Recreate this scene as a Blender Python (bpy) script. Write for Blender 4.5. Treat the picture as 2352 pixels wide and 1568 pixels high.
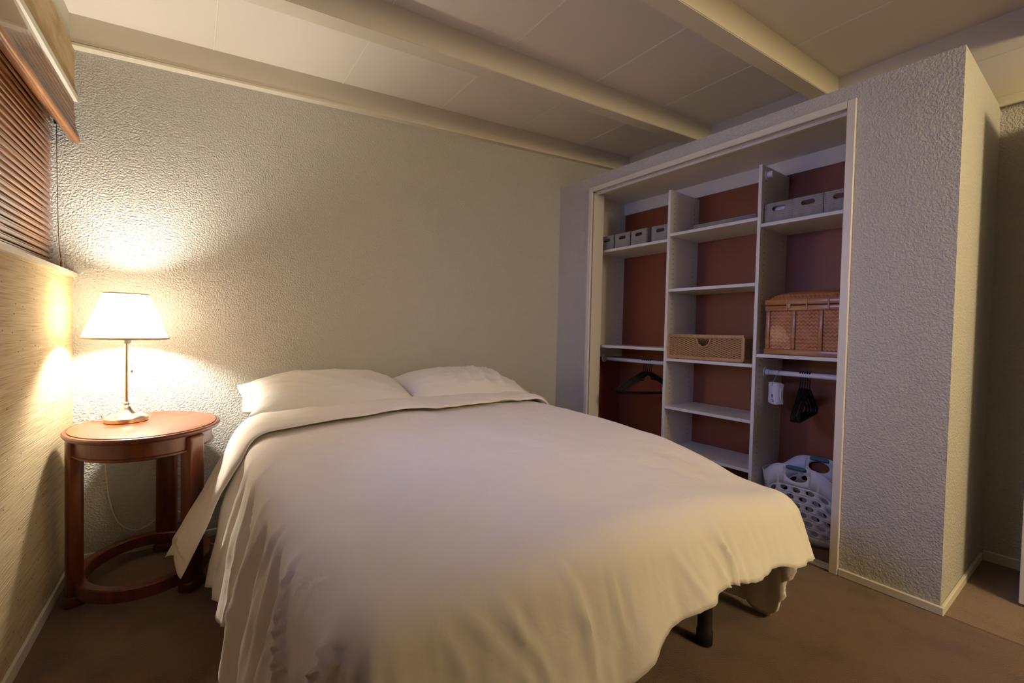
import bpy, bmesh, math, random
from mathutils import Vector, Matrix, noise
import numpy as np
random.seed(7)
for o in list(bpy.data.objects): bpy.data.objects.remove(o, do_unlink=True)
SC = bpy.context.scene
COL = SC.collection
PI = math.pi

# ------------------------------------------------------------------ camera
CAM = Vector((0.4083, -2.6210, 1.0433)); YAW, PITCH, ROLL, FPX = -0.6246, -0.0236, 0.0230, 1021.7
fwd = Vector((-math.sin(YAW)*math.cos(PITCH), math.cos(YAW)*math.cos(PITCH), math.sin(PITCH)))
rt = Vector((math.cos(YAW), math.sin(YAW), 0)); up = rt.cross(fwd)
rt2 = math.cos(ROLL)*rt + math.sin(ROLL)*up; up2 = -math.sin(ROLL)*rt + math.cos(ROLL)*up
cam_d = bpy.data.cameras.new('camera'); cam_o = bpy.data.objects.new('camera', cam_d); COL.objects.link(cam_o)
cam_d.sensor_width = 36; cam_d.lens = FPX/2352*36; cam_d.clip_start = 0.02
m = Matrix((rt2, up2, -fwd)).transposed().to_4x4(); m.translation = CAM
cam_o.matrix_world = m
SC.camera = cam_o
# ------------------------------------------------------------------ world and large lights
w = bpy.data.worlds.new('dusk'); SC.world = w; w.use_nodes = True
w.node_tree.nodes['Background'].inputs[0].default_value = (0.42, 0.52, 0.85, 1)
w.node_tree.nodes['Background'].inputs[1].default_value = 0.9
def light(name, kind, loc, energy, color, rot=(0,0,0), **kw):
    d = bpy.data.lights.new(name, kind); o = bpy.data.objects.new(name, d); COL.objects.link(o)
    o.location = loc; o.rotation_euler = rot; d.energy = energy; d.color = color
    for k, v in kw.items(): setattr(d, k, v)
    return o
# cool dusk daylight through the bare second pane of the left window, just outside the picture
light('window_daylight', 'AREA', (-0.085, -1.44, 1.62), 3.0, (0.35, 0.42, 1.0), (0, -math.radians(76), 0), shape='RECTANGLE', size=0.62, size_y=0.80, spread=math.radians(85))
# warm ceiling lamp of the room, behind the photographer
light('room_ceiling_lamp', 'POINT', (2.36, -4.3, 2.20), 76, (1.0, 0.80, 0.45), shadow_soft_size=0.26)
LAMP = Vector((0.193, -0.225, 0.637))
SC.view_settings.view_transform = 'Standard'; SC.view_settings.look = 'None'
SC.view_settings.exposure = 0.62; SC.view_settings.gamma = 1.0
SC.view_settings.use_curve_mapping = False

# ------------------------------------------------------------------ materials
MATS = {}
def mat(name, color, rough=0.6, metallic=0.0, spec=0.5, coat=0.0, nodes=None, sheen=0.0):
    if name in MATS: return MATS[name]
    M = bpy.data.materials.new(name); M.use_nodes = True
    nt = M.node_tree; b = nt.nodes['Principled BSDF']
    b.inputs['Base Color'].default_value = (*color, 1); b.inputs['Roughness'].default_value = rough
    b.inputs['Metallic'].default_value = metallic; b.inputs['Specular IOR Level'].default_value = spec
    b.inputs['Coat Weight'].default_value = coat
    b.inputs['Sheen Weight'].default_value = sheen
    if nodes: nodes(nt, b)
    MATS[name] = M
    return M
def N(nt, t, **kw):
    n = nt.nodes.new(t)
    for k, v in kw.items():
        if k in n.inputs: n.inputs[k].default_value = v
        else: setattr(n, k, v)
    return n
def coords(nt, scale=(1,1,1), which='Object', rot=(0,0,0)):
    tc = N(nt, 'ShaderNodeTexCoord'); mp = N(nt, 'ShaderNodeMapping')
    mp.inputs['Scale'].default_value = scale; mp.inputs['Rotation'].default_value = rot
    nt.links.new(tc.outputs[which], mp.inputs[0]); return mp.outputs[0]
def ramp(nt, fac, stops):
    r = N(nt, 'ShaderNodeValToRGB'); e = r.color_ramp.elements
    while len(e) < len(stops): e.new(0.5)
    for el, (p, c) in zip(e, stops):
        el.position = p; el.color = (*c, 1) if len(c) == 3 else c
    nt.links.new(fac, r.inputs[0]); return r.outputs[0]
def bump(nt, b, h, strength=0.5, dist=0.003):
    n = N(nt, 'ShaderNodeBump'); n.inputs['Strength'].default_value = strength; n.inputs['Distance'].default_value = dist
    nt.links.new(h, n.inputs['Height']); nt.links.new(n.outputs[0], b.inputs['Normal']); return n
def g3(v): return (v, v, v)

def _stucco(nt, b):
    c = coords(nt)
    n1 = N(nt, 'ShaderNodeTexNoise', Scale=132.0, Detail=2.0, Roughness=0.45); nt.links.new(c, n1.inputs['Vector'])
    r = ramp(nt, n1.outputs[0], [(0.36, g3(0)), (0.62, g3(1))])
    bump(nt, b, r, 0.65, 0.0048)
M_WALL = mat('wall_paint', (0.55, 0.53, 0.495), 0.62, nodes=_stucco, spec=0.3)
def _paint(nt, b):
    c = coords(nt); n1 = N(nt, 'ShaderNodeTexNoise', Scale=9.0, Detail=3.0); nt.links.new(c, n1.inputs['Vector'])
    bump(nt, b, n1.outputs[0], 0.08, 0.003)
M_CEIL = mat('ceiling_paint', (0.80, 0.745, 0.66), 0.55, nodes=_paint, spec=0.3)
M_BEAM = mat('beam_paint', (0.70, 0.64, 0.52), 0.5, nodes=_paint, spec=0.3)
M_TRIM = mat('trim_paint', (0.72, 0.67, 0.57), 0.42, nodes=_paint)
M_WHITE = mat('white_laminate', (0.74, 0.71, 0.66), 0.4)
def _carpet(col1, col2):
    def f(nt, b):
        c = coords(nt)
        n1 = N(nt, 'ShaderNodeTexNoise', Scale=330.0, Detail=2.0); nt.links.new(c, n1.inputs['Vector'])
        n2 = N(nt, 'ShaderNodeTexNoise', Scale=7.0, Detail=4.0); nt.links.new(c, n2.inputs['Vector'])
        mx = N(nt, 'ShaderNodeMath', operation='ADD'); nt.links.new(n1.outputs[0], mx.inputs[0]); nt.links.new(n2.outputs[0], mx.inputs[1])
        r = ramp(nt, mx.outputs[0], [(0.75, col1), (1.25, col2)])
        nt.links.new(r, b.inputs['Base Color']); bump(nt, b, n1.outputs[0], 0.9, 0.006)
    return f
M_CARPET = mat('carpet', (0.2, 0.1, 0.05), 0.95, nodes=_carpet((0.075, 0.034, 0.014), (0.160, 0.079, 0.034)), spec=0.1, sheen=0.3)
M_CARPET2 = mat('carpet_alcove', (0.2, 0.1, 0.05), 0.95, nodes=_carpet((0.12, 0.066, 0.032), (0.23, 0.135, 0.070)), spec=0.1, sheen=0.3)
M_BROWN = mat('closet_terracotta_paint', (0.19, 0.046, 0.015), 0.5)
def _grass(nt, b):
    c = coords(nt, (30, 2.6, 150))
    n1 = N(nt, 'ShaderNodeTexNoise', Scale=2.2, Detail=4.0, Roughness=0.6); nt.links.new(c, n1.inputs['Vector'])
    r = ramp(nt, n1.outputs[0], [(0.28, (0.36, 0.25, 0.125)), (0.5, (0.56, 0.44, 0.265)), (0.72, (0.68, 0.56, 0.37))])
    c2 = coords(nt, (20, 9, 20))
    v = N(nt, 'ShaderNodeTexVoronoi', Scale=2.0); nt.links.new(c2, v.inputs['Vector'])
    fl = ramp(nt, v.outputs['Distance'], [(0.06, g3(0.22)), (0.12, g3(1))])
    mx = N(nt, 'ShaderNodeMix', data_type='RGBA', blend_type='MULTIPLY'); mx.inputs[0].default_value = 1
    nt.links.new(r, mx.inputs[6]); nt.links.new(fl, mx.inputs[7]); nt.links.new(mx.outputs[2], b.inputs['Base Color'])
    bump(nt, b, n1.outputs[0], 0.6, 0.004)
M_GRASS = mat('grasscloth', (0.55, 0.42, 0.25), 0.8, nodes=_grass, spec=0.2)
def wood(name, dark, light_, scale, rough=0.35, coat=0.3, which='Object'):
    def f(nt, b):
        c = coords(nt, scale, which)
        n1 = N(nt, 'ShaderNodeTexNoise', Scale=3.0, Detail=5.0, Roughness=0.6, Distortion=0.6); nt.links.new(c, n1.inputs['Vector'])
        r = ramp(nt, n1.outputs[0], [(0.3, dark), (0.68, light_)])
        nt.links.new(r, b.inputs['Base Color']); bump(nt, b, n1.outputs[0], 0.12, 0.001)
    return mat(name, light_, rough, nodes=f, coat=coat)
M_PANEL = wood('window_head_board', (0.40, 0.26, 0.12), (0.60, 0.44, 0.24), (8, 2, 8), 0.6, 0)
M_TABLE = wood('cherry_wood', (0.070, 0.014, 0.0045), (0.165, 0.037, 0.010), (10, 10, 2.2), 0.33, 0.15)
def _tabletop(nt, b):
    tc = N(nt, 'ShaderNodeTexCoord'); sp = N(nt, 'ShaderNodeSeparateXYZ'); nt.links.new(tc.outputs['Object'], sp.inputs[0])
    at = N(nt, 'ShaderNodeMath', operation='ARCTAN2'); nt.links.new(sp.outputs[1], at.inputs[0]); nt.links.new(sp.outputs[0], at.inputs[1])
    mu = N(nt, 'ShaderNodeMath', operation='MULTIPLY'); mu.inputs[1].default_value = 8/(2*PI); nt.links.new(at.outputs[0], mu.inputs[0])
    fr = N(nt, 'ShaderNodeMath', operation='FLOOR'); nt.links.new(mu.outputs[0], fr.inputs[0])
    wn = N(nt, 'ShaderNodeTexWhiteNoise', noise_dimensions='1D'); nt.links.new(fr.outputs[0], wn.inputs['W'])
    n1 = N(nt, 'ShaderNodeTexNoise', Scale=16.0, Detail=5.0); nt.links.new(tc.outputs['Object'], n1.inputs['Vector'])
    ad = N(nt, 'ShaderNodeMath', operation='MULTIPLY_ADD'); ad.inputs[1].default_value = 0.45; nt.links.new(wn.outputs[0], ad.inputs[0]); nt.links.new(n1.outputs[0], ad.inputs[2])
    r = ramp(nt, ad.outputs[0], [(0.35, (0.15, 0.034, 0.008)), (0.95, (0.29, 0.080, 0.019))])
    nt.links.new(r, b.inputs['Base Color'])
M_TOP = mat('cherry_veneer_top', (0.4, 0.13, 0.04), 0.30, nodes=_tabletop, coat=0.12)
M_BLIND = wood('bamboo_slat', (0.095, 0.030, 0.009), (0.27, 0.10, 0.030), (30, 1.6, 60), 0.22, 0.5)
M_BATTEN = wood('blind_batten', (0.22, 0.085, 0.025), (0.40, 0.17, 0.055), (20, 2, 40), 0.35, 0.3)
M_CORD = mat('dark_cord', (0.05, 0.025, 0.02), 0.7)
def _cloth(nt, b):
    c = coords(nt); n1 = N(nt, 'ShaderNodeTexNoise', Scale=14.0, Detail=4.0, Roughness=0.55, Distortion=1.2); nt.links.new(c, n1.inputs['Vector'])
    bump(nt, b, n1.outputs[0], 0.16, 0.012)
M_DUVET = mat('white_cotton', (0.86, 0.79, 0.72), 0.75, nodes=_cloth, spec=0.25, sheen=0.25)
M_PILLOW = mat('pillow_cotton', (0.82, 0.785, 0.76), 0.75, nodes=_cloth, spec=0.25, sheen=0.25)
M_BOXSP = mat('box_spring_fabric', (0.36, 0.23, 0.17), 0.9)
M_BLACK = mat('black_metal', (0.012, 0.011, 0.011), 0.45)
M_BLKPL = mat('black_plastic', (0.007, 0.007, 0.008), 0.55, spec=0.25)
M_NICKEL = mat('brushed_nickel', (0.62, 0.57, 0.50), 0.28, metallic=1.0)
M_CHAIN = mat('chain_white', (0.75, 0.72, 0.68), 0.4)
M_PLAST = mat('white_plastic', (0.72, 0.71, 0.74), 0.4)
M_CABLE = mat('white_cable', (0.72, 0.66, 0.55), 0.5)
M_TEAL = mat('teal_grip', (0.035, 0.115, 0.17), 0.5)
M_DARK = mat('hole_shade', (0.02, 0.018, 0.016), 0.8)
M_GREYTXT = mat('grey_print', (0.16, 0.16, 0.20), 0.7)
def _shade(nt, b):
    nt.nodes.remove(b); out = nt.nodes['Material Output']
    d = N(nt, 'ShaderNodeBsdfDiffuse'); d.inputs[0].default_value = (0.85, 0.80, 0.70, 1)
    t = N(nt, 'ShaderNodeBsdfTranslucent'); t.inputs[0].default_value = (0.95, 0.86, 0.72, 1)
    mx = N(nt, 'ShaderNodeMixShader'); mx.inputs[0].default_value = 0.64
    nt.links.new(d.outputs[0], mx.inputs[1]); nt.links.new(t.outputs[0], mx.inputs[2]); nt.links.new(mx.outputs[0], out.inputs[0])
M_SHADE = mat('lamp_shade_fabric', (0.9, 0.85, 0.75), nodes=_shade)
M_SHTRIM = mat('lamp_shade_trim', (0.62, 0.50, 0.33), 0.8)
def _bulb(nt, b):
    b.inputs['Emission Color'].default_value = (1, 0.935, 0.80, 1); b.inputs['Emission Strength'].default_value = 860
M_BULB = mat('bulb_glass', (1, 0.95, 0.85), 0.4, nodes=_bulb)
def _weave(c1, c2, s, rotx):
    def f(nt, b):
        cc = coords(nt)
        sp = N(nt, 'ShaderNodeSeparateXYZ'); nt.links.new(cc, sp.inputs[0])
        # herringbone: zigzag along y folded, bands along z
        ad = N(nt, 'ShaderNodeMath', operation='ADD'); nt.links.new(sp.outputs[0], ad.inputs[0]); nt.links.new(sp.outputs[1], ad.inputs[1])
        pp = N(nt, 'ShaderNodeMath', operation='PINGPONG'); pp.inputs[1].default_value = 0.5/s; nt.links.new(ad.outputs[0], pp.inputs[0])
        ad2 = N(nt, 'ShaderNodeMath', operation='ADD'); nt.links.new(sp.outputs[2], ad2.inputs[0]); nt.links.new(pp.outputs[0], ad2.inputs[1])
        mu = N(nt, 'ShaderNodeMath', operation='MULTIPLY'); mu.inputs[1].default_value = 2*PI*s; nt.links.new(ad2.outputs[0], mu.inputs[0])
        si = N(nt, 'ShaderNodeMath', operation='SINE'); nt.links.new(mu.outputs[0], si.inputs[0])
        mr = N(nt, 'ShaderNodeMapRange'); mr.inputs[1].default_value = -1; nt.links.new(si.outputs[0], mr.inputs[0])
        n1 = N(nt, 'ShaderNodeTexNoise', Scale=25.0, Detail=3.0); nt.links.new(cc, n1.inputs['Vector'])
        a3 = N(nt, 'ShaderNodeMath', operation='MULTIPLY_ADD'); a3.inputs[1].default_value = 0.55; nt.links.new(mr.outputs[0], a3.inputs[0]); nt.links.new(n1.outputs[0], a3.inputs[2])
        r = ramp(nt, a3.outputs[0], [(0.3, c1), (0.9, c2)])
        nt.links.new(r, b.inputs['Base Color']); bump(nt, b, mr.outputs[0], 0.6, 0.003)
    return f
M_GREYBOX = mat('grey_woven', (0.2, 0.2, 0.2), 0.75, nodes=_weave((0.17, 0.165, 0.16), (0.36, 0.34, 0.32), 110, 0))
M_TRUNKW = mat('bamboo_weave', (0.3, 0.12, 0.04), 0.55, nodes=_weave((0.20, 0.065, 0.022), (0.50, 0.20, 0.075), 55, 0), coat=0.08)
M_TRUNKR = wood('bamboo_rail', (0.27, 0.09, 0.028), (0.42, 0.16, 0.05), (6, 3, 30), 0.35, 0.3)
def _wick(nt, b):
    cc = coords(nt); sp = N(nt, 'ShaderNodeSeparateXYZ'); nt.links.new(cc, sp.inputs[0])
    ad = N(nt, 'ShaderNodeMath', operation='ADD'); nt.links.new(sp.outputs[0], ad.inputs[0]); nt.links.new(sp.outputs[1], ad.inputs[1])
    s1 = N(nt, 'ShaderNodeMath', operation='MULTIPLY'); s1.inputs[1].default_value = 2*PI/0.030; nt.links.new(ad.outputs[0], s1.inputs[0])
    s2 = N(nt, 'ShaderNodeMath', operation='MULTIPLY'); s2.inputs[1].default_value = 2*PI/0.0125; nt.links.new(sp.outputs[2], s2.inputs[0])
    a = N(nt, 'ShaderNodeMath', operation='SINE'); nt.links.new(s1.outputs[0], a.inputs[0])
    c = N(nt, 'ShaderNodeMath', operation='SINE'); nt.links.new(s2.outputs[0], c.inputs[0])
    pr = N(nt, 'ShaderNodeMath', operation='MULTIPLY'); nt.links.new(a.outputs[0], pr.inputs[0]); nt.links.new(c.outputs[0], pr.inputs[1])
    mr = N(nt, 'ShaderNodeMapRange'); mr.inputs[1].default_value = -1; nt.links.new(pr.outputs[0], mr.inputs[0])
    r = ramp(nt, mr.outputs[0], [(0.12, (0.14, 0.065, 0.02)), (0.55, (0.42, 0.235, 0.085)), (0.95, (0.55, 0.33, 0.14))])
    nt.links.new(r, b.inputs['Base Color']); bump(nt, b, mr.outputs[0], 0.9, 0.005)
M_WICK = mat('wicker_weave', (0.4, 0.22, 0.08), 0.5, nodes=_wick)
M_WICKR = wood('wicker_wrapped_rim', (0.34, 0.18, 0.06), (0.52, 0.31, 0.12), (30, 60, 30), 0.5, 0.1)
def _glass(nt, b): b.inputs['Transmission Weight'].default_value = 1.0; b.inputs['IOR'].default_value = 1.05
M_GLASS = mat('window_glass', (0.9, 0.95, 1.0), 0.05, nodes=_glass)
M_DOOR = mat('door_paint', (0.66, 0.63, 0.58), 0.4)
M_BRASS = mat('dull_brass', (0.25, 0.17, 0.08), 0.4, metallic=0.8)

# ------------------------------------------------------------------ helpers
def link(o, parent=None):
    COL.objects.link(o)
    if parent: o.parent = parent
    return o
def mobj(name, verts, faces, mt, parent=None, smooth=False):
    me = bpy.data.meshes.new(name); me.from_pydata([tuple(v) for v in verts], [], faces); me.update()
    if smooth: me.polygons.foreach_set('use_smooth', [True]*len(me.polygons))
    o = bpy.data.objects.new(name, me)
    if mt: me.materials.append(mt)
    return link(o, parent)
def bobj(name, bm, mt, parent=None, smooth=False, angle=None):
    bmesh.ops.recalc_face_normals(bm, faces=bm.faces)
    me = bpy.data.meshes.new(name); bm.to_mesh(me); bm.free()
    if smooth:
        me.polygons.foreach_set('use_smooth', [True]*len(me.polygons))
        if angle: me.set_sharp_from_angle(angle=angle)
    o = bpy.data.objects.new(name, me); me.materials.append(mt)
    return link(o, parent)
def empty(name, loc=(0,0,0), rz=0.0):
    o = bpy.data.objects.new(name, None); o.empty_display_size = 0.1; o.location = loc; o.rotation_euler = (0,0,rz)
    return link(o)
def tag(o, label=None, cat=None, group=None, kind=None):
    if label: o['label'] = label
    if cat: o['category'] = cat
    if group: o['group'] = group
    if kind: o['kind'] = kind
    return o
def struct(o, label=None): return tag(o, label, None, None, 'structure')
def addbox(bm, x0, x1, y0, y1, z0, z1, bev=0.0, seg=1):
    vs = [bm.verts.new((x, y, z)) for z in (z0, z1) for y in (y0, y1) for x in (x0, x1)]
    fs = [(0,2,3,1),(4,5,7,6),(0,1,5,4),(2,6,7,3),(0,4,6,2),(1,3,7,5)]
    F = [bm.faces.new([vs[i] for i in f]) for f in fs]
    if bev > 0:
        es = list({e for f in F for e in f.edges})
        bmesh.ops.bevel(bm, geom=es, offset=bev, segments=seg, profile=0.5, affect='EDGES')
def box(name, x0, x1, y0, y1, z0, z1, mt, parent=None, bev=0.0, seg=1):
    bm = bmesh.new(); addbox(bm, min(x0,x1), max(x0,x1), min(y0,y1), max(y0,y1), min(z0,z1), max(z0,z1), bev, seg)
    return bobj(name, bm, mt, parent, smooth=seg > 1, angle=0.7)
def prism(name, pts8, mt, parent=None):
    """hexahedron from 8 points: bottom ring (4) then top ring (4)"""
    return mobj(name, pts8, [(3,2,1,0),(4,5,6,7),(0,1,5,4),(1,2,6,5),(2,3,7,6),(3,0,4,7)], mt, parent)
def lathe_geo(prof, n=48, sx=1.0, sy=1.0):
    vs, fs = [], []
    for r, z in prof:
        for i in range(n):
            a = 2*PI*i/n; vs.append((r*sx*math.cos(a), r*sy*math.sin(a), z))
    k = len(prof)
    for j in range(k-1):
        for i in range(n):
            i2 = (i+1) % n; fs.append((j*n+i, j*n+i2, (j+1)*n+i2, (j+1)*n+i))
    return vs, fs
def lathe(name, prof, mt, parent=None, n=48, loc=(0,0,0), sx=1.0, sy=1.0, sharp=0.6, cap=True):
    vs, fs = lathe_geo(prof, n, sx, sy)
    if cap:
        fs.append(tuple(range(n))[::-1]); k = len(prof)-1; fs.append(tuple(k*n+i for i in range(n)))
    o = mobj(name, vs, fs, mt, parent, smooth=True); o.location = loc
    o.data.set_sharp_from_angle(angle=sharp)
    return o
def tube_geo(pts, r, n=8, closed=False):
    P = [Vector(p) for p in pts]; k = len(P); vs, fs = [], []
    t0 = (P[1]-P[0]).normalized(); nrm = t0.orthogonal().normalized()
    for i in range(k):
        if closed: t = (P[(i+1) % k]-P[i-1]).normalized()
        else: t = (P[min(i+1,k-1)]-P[max(i-1,0)]).normalized()
        nrm = (nrm - t*nrm.dot(t)).normalized(); bn = t.cross(nrm)
        rr = r[i] if isinstance(r, (list, tuple)) else r
        for j in range(n):
            a = 2*PI*j/n; vs.append(P[i] + rr*(math.cos(a)*nrm + math.sin(a)*bn))
    for i in range(k if closed else k-1):
        i2 = (i+1) % k
        for j in range(n):
            j2 = (j+1) % n; fs.append((i*n+j, i*n+j2, i2*n+j2, i2*n+j))
    if not closed: fs.append(tuple(range(n))[::-1]); fs.append(tuple((k-1)*n+j for j in range(n)))
    return vs, fs
def tube(name, pts, r, mt, parent=None, n=8, closed=False):
    vs, fs = tube_geo(pts, r, n, closed); return mobj(name, vs, fs, mt, parent, smooth=True)
def spline(pts, per=8):
    P = [Vector(p) for p in pts]; out = []
    for i in range(len(P)-1):
        p0, p1, p2, p3 = P[max(i-1,0)], P[i], P[i+1], P[min(i+2,len(P)-1)]
        for j in range(per):
            t = j/per
            out.append(0.5*((2*p1)+(-p0+p2)*t+(2*p0-5*p1+4*p2-p3)*t*t+(-p0+3*p1-3*p2+p3)*t**3))
    out.append(P[-1]); return out
def merge(parts):
    vs, fs = [], []
    for v, f in parts:
        o = len(vs); vs += [tuple(x) for x in v]; fs += [tuple(i+o for i in q) for q in f]
    return vs, fs
def sstep(a, b, x):
    t = min(1, max(0, (x-a)/(b-a))); return t*t*(3-2*t)
def copy_tree(o, parent=None):
    c = o.copy(); COL.objects.link(c)
    if parent: c.parent = parent
    for ch in list(o.children): copy_tree(ch, c)
    return c

# ------------------------------------------------------------------ dimensions (metres)
W, L, XR, YF = 2.731, 2.232, 3.49, -5.0     # closet face, closet length, right wall, wall behind the camera
SL, ZC0, ZB0 = 0.0763, 2.305, 2.182          # ceiling slope, ceiling height at left wall, underside of back beam
HC0, HC1 = 2.160, 2.143                      # top of closet wall at the back wall / at its free end
XP, XB, P1, P2, PT = 2.870, 3.190, -0.874, -1.432, 0.018
OY0, OY1, OZ = -0.352, -1.870, 2.046         # closet opening
def zc(x): return ZC0 + SL*x
def xl(y): return 0.0211*y                    # left wall runs very slightly out of square

# ------------------------------------------------------------------ floor
fl = box('floor', -0.4, W, YF, 0.12, -0.10, 0.0, M_CARPET); struct(fl, 'brown cut pile carpet of the bedroom')
box('closet_carpet', W, XR, -L, 0.12, -0.10, 0.0, M_CARPET, fl)
bm = bmesh.new(); addbox(bm, W, XR, YF, -L, -0.10, 0.004, 0.004); al = bobj('alcove_carpet', bm, M_CARPET2, fl)

# ------------------------------------------------------------------ walls
def quadwall(name, mt, pts, d, lab=None, parent=None):
    """front polygon (4 points) extruded by vector d"""
    p = [Vector(q) for q in pts]; b = [q+Vector(d) for q in p]
    o = prism(name, b+p, mt, parent)
    bm = bmesh.new(); bm.from_mesh(o.data); bmesh.ops.recalc_face_normals(bm, faces=bm.faces); bm.to_mesh(o.data); bm.free()
    if lab: struct(o, lab)
    return o
wb = quadwall('wall_back', M_WALL, [(-0.3,0,0),(XR+0.1,0,0),(XR+0.1,0,ZB0+SL*XR+0.1),(-0.3,0,ZB0+0.1)], (0,0.12,0), 'beige stippled wall behind the bed')
ZS, ZH = 1.242, 1.985
wl = empty('wall_left'); struct(wl, 'straw coloured grasscloth wall under the window')
def leftpiece(name, mt, z0, z1, th, y0, y1, off=0.0, parent=wl):
    return prism(name, [(xl(y1)-th+off,y1,z0),(xl(y1)+off,y1,z0),(xl(y0)+off,y0,z0),(xl(y0)-th+off,y0,z0),
                        (xl(y1)-th+off,y1,z1),(xl(y1)+off,y1,z1),(xl(y0)+off,y0,z1),(xl(y0)-th+off,y0,z1)], mt, parent)
leftpiece('grasscloth_dado', M_GRASS, 0, ZS-0.012, 0.16, 0.0, YF)
leftpiece('head_board', M_PANEL, ZH, ZB0+0.002, 0.16, 0.0, YF, 0.004)
leftpiece('frieze', M_BEAM, ZB0+0.002, 2.42, 0.16, 0.0, YF, -0.004)
leftpiece('pier', M_WALL, ZS-0.012, ZH, 0.16, -1.9, YF, 0.0)
leftpiece('head_strip', M_TRIM, ZH-0.022, ZH, 0.03, -0.002, YF, 0.016)
wr = box('wall_right', XR, XR+0.1, YF, 0.12, 0, 2.75, M_WALL); struct(wr, 'dim stippled wall beyond the closet end')
box('frieze', XR-0.012, XR, YF, 0.0, 2.150, 2.60, M_BEAM, wr)
box('frieze_board', XR-0.030, XR-0.012, YF, 0.0, 2.150, 2.385, M_BEAM, wr, 0.002)
box('frieze_moulding', XR-0.045, XR-0.030, YF, 0.0, 2.135, 2.18, M_BEAM, wr, 0.003)
wf = box('wall_front', -0.4, XR+0.1, YF-0.1, YF, 0, 2.75, M_WALL); struct(wf, 'wall behind the photographer')
pw = box('wall_light_blocker', -0.4, 1.82, -3.50, -3.40, 0, 2.75, M_WALL); struct(pw, 'added unseen wall keeping the ceiling lamp off the left of the room')  # added out of view to shadow the left side from the ceiling lamp

# ------------------------------------------------------------------ ceiling with panels, beams
ce = quadwall('ceiling', M_TRIM, [(-0.3,YF-0.1,zc(-0.3)+0.0018),(XR+0.1,YF-0.1,zc(XR+0.1)+0.0018),(XR+0.1,0.12,zc(XR+0.1)+0.0018),(-0.3,0.12,zc(-0.3)+0.0018)], (0,0,0.12), 'sloping off-white panelled ceiling')
BW, BD, BS = 0.085, 0.132, 0.7855
beam_y = [-0.790-BS*i-(0.05 if i > 1 else 0) for i in range(5)]      # near faces
bays = [(-0.003, beam_y[0]+BW)] + [(beam_y[i], beam_y[i+1]+BW) for i in range(4)] + [(beam_y[4], YF)]
gx = [-0.16, 0.487, 1.078, 1.672, 2.278, 2.892, 3.495]
cache = {}
for bi, (ya, yb) in enumerate(bays):
    for i in range(len(gx)-1):
        x0, x1 = gx[i]+0.0042, gx[i+1]-0.0042
        pts = [(x0,yb,zc(x0)),(x1,yb,zc(x1)),(x1,ya,zc(x1)),(x0,ya,zc(x0))]
        quadwall('ceiling_panel', M_CEIL, pts, (0,0,0.014), None, ce)
M_JOINT_LIT = mat('joint_highlight', (0.86, 0.81, 0.72), 0.5)  # paler colour stands in for light catching the groove edges
for (ya, yb) in bays[:4]:
    for x in gx[1:-1]:
        quadwall('lit_joint_strip', M_JOINT_LIT, [(x-.0035,yb,zc(x)-.0022),(x+.0035,yb,zc(x)-.0022),(x+.0035,ya,zc(x)-.0022),(x-.0035,ya,zc(x)-.0022)], (0,0,0.004), None, ce)
def beam(y, wdt, d, x0=-0.14, x1=XR+0.02):
    bm = bmesh.new()
    vs = [bm.verts.new(p) for p in ((x0,y,zc(x0)-d),(x1,y,zc(x1)-d),(x1,y+wdt,zc(x1)-d),(x0,y+wdt,zc(x0)-d),
                                    (x0,y,zc(x0)+.01),(x1,y,zc(x1)+.01),(x1,y+wdt,zc(x1)+.01),(x0,y+wdt,zc(x0)+.01))]
    for f in ((3,2,1,0),(4,5,6,7),(0,1,5,4),(1,2,6,5),(2,3,7,6),(3,0,4,7)): bm.faces.new([vs[i] for i in f])
    bm.edges.ensure_lookup_table()
    es = [e for e in bm.edges if abs(e.verts[0].co.x-e.verts[1].co.x) > 1]
    bmesh.ops.bevel(bm, geom=es, offset=0.003, segments=2, affect='EDGES')
    return bobj('ceiling_beam', bm, M_BEAM, ce)
for y in beam_y: beam(y, BW, BD)
tr = quadwall('trim_1', M_BEAM, [(-0.14,-0.040,ZB0),(XR,-0.040,ZB0+SL*XR),(XR,-0.040,zc(XR)+.01),(-0.14,-0.040,zc(-0.14)+.01)], (0,0.040,0), 'off-white half beam along the top of the wall behind the bed')
quadwall('moulding', M_BEAM, [(-0.02,-0.043,ZB0-0.006),(XR,-0.043,ZB0-0.006+SL*XR),(XR,-0.043,ZB0+0.005+SL*XR),(-0.02,-0.043,ZB0+0.005)], (0,0.043,0), None, tr)

# ------------------------------------------------------------------ closet walls
WT = 0.110
def zh(y): return HC0 + (HC1-HC0)*(-y/L)
cw = empty('wall_closet'); struct(cw, 'stippled closet front wall with a wide opening')
def cpiece(y0, y1, z0, z1a=None, z1b=None):
    za = zh(y0) if z1a is None else z1a; zb = zh(y1) if z1b is None else z1b
    return prism('wall_piece', [(W,y1,z0),(W+WT,y1,z0),(W+WT,y0,z0),(W,y0,z0),(W,y1,zb),(W+WT,y1,zb),(W+WT,y0,za),(W,y0,za)], M_WALL, cw)
def join(objs, name):
    vs, fs = merge([([v.co for v in o.data.vertices], [tuple(p.vertices) for p in o.data.polygons]) for o in objs])
    par, mt = objs[0].parent, objs[0].data.materials[0]
    for o in objs: bpy.data.objects.remove(o, do_unlink=True)
    return mobj(name, vs, fs, mt, par)
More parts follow.
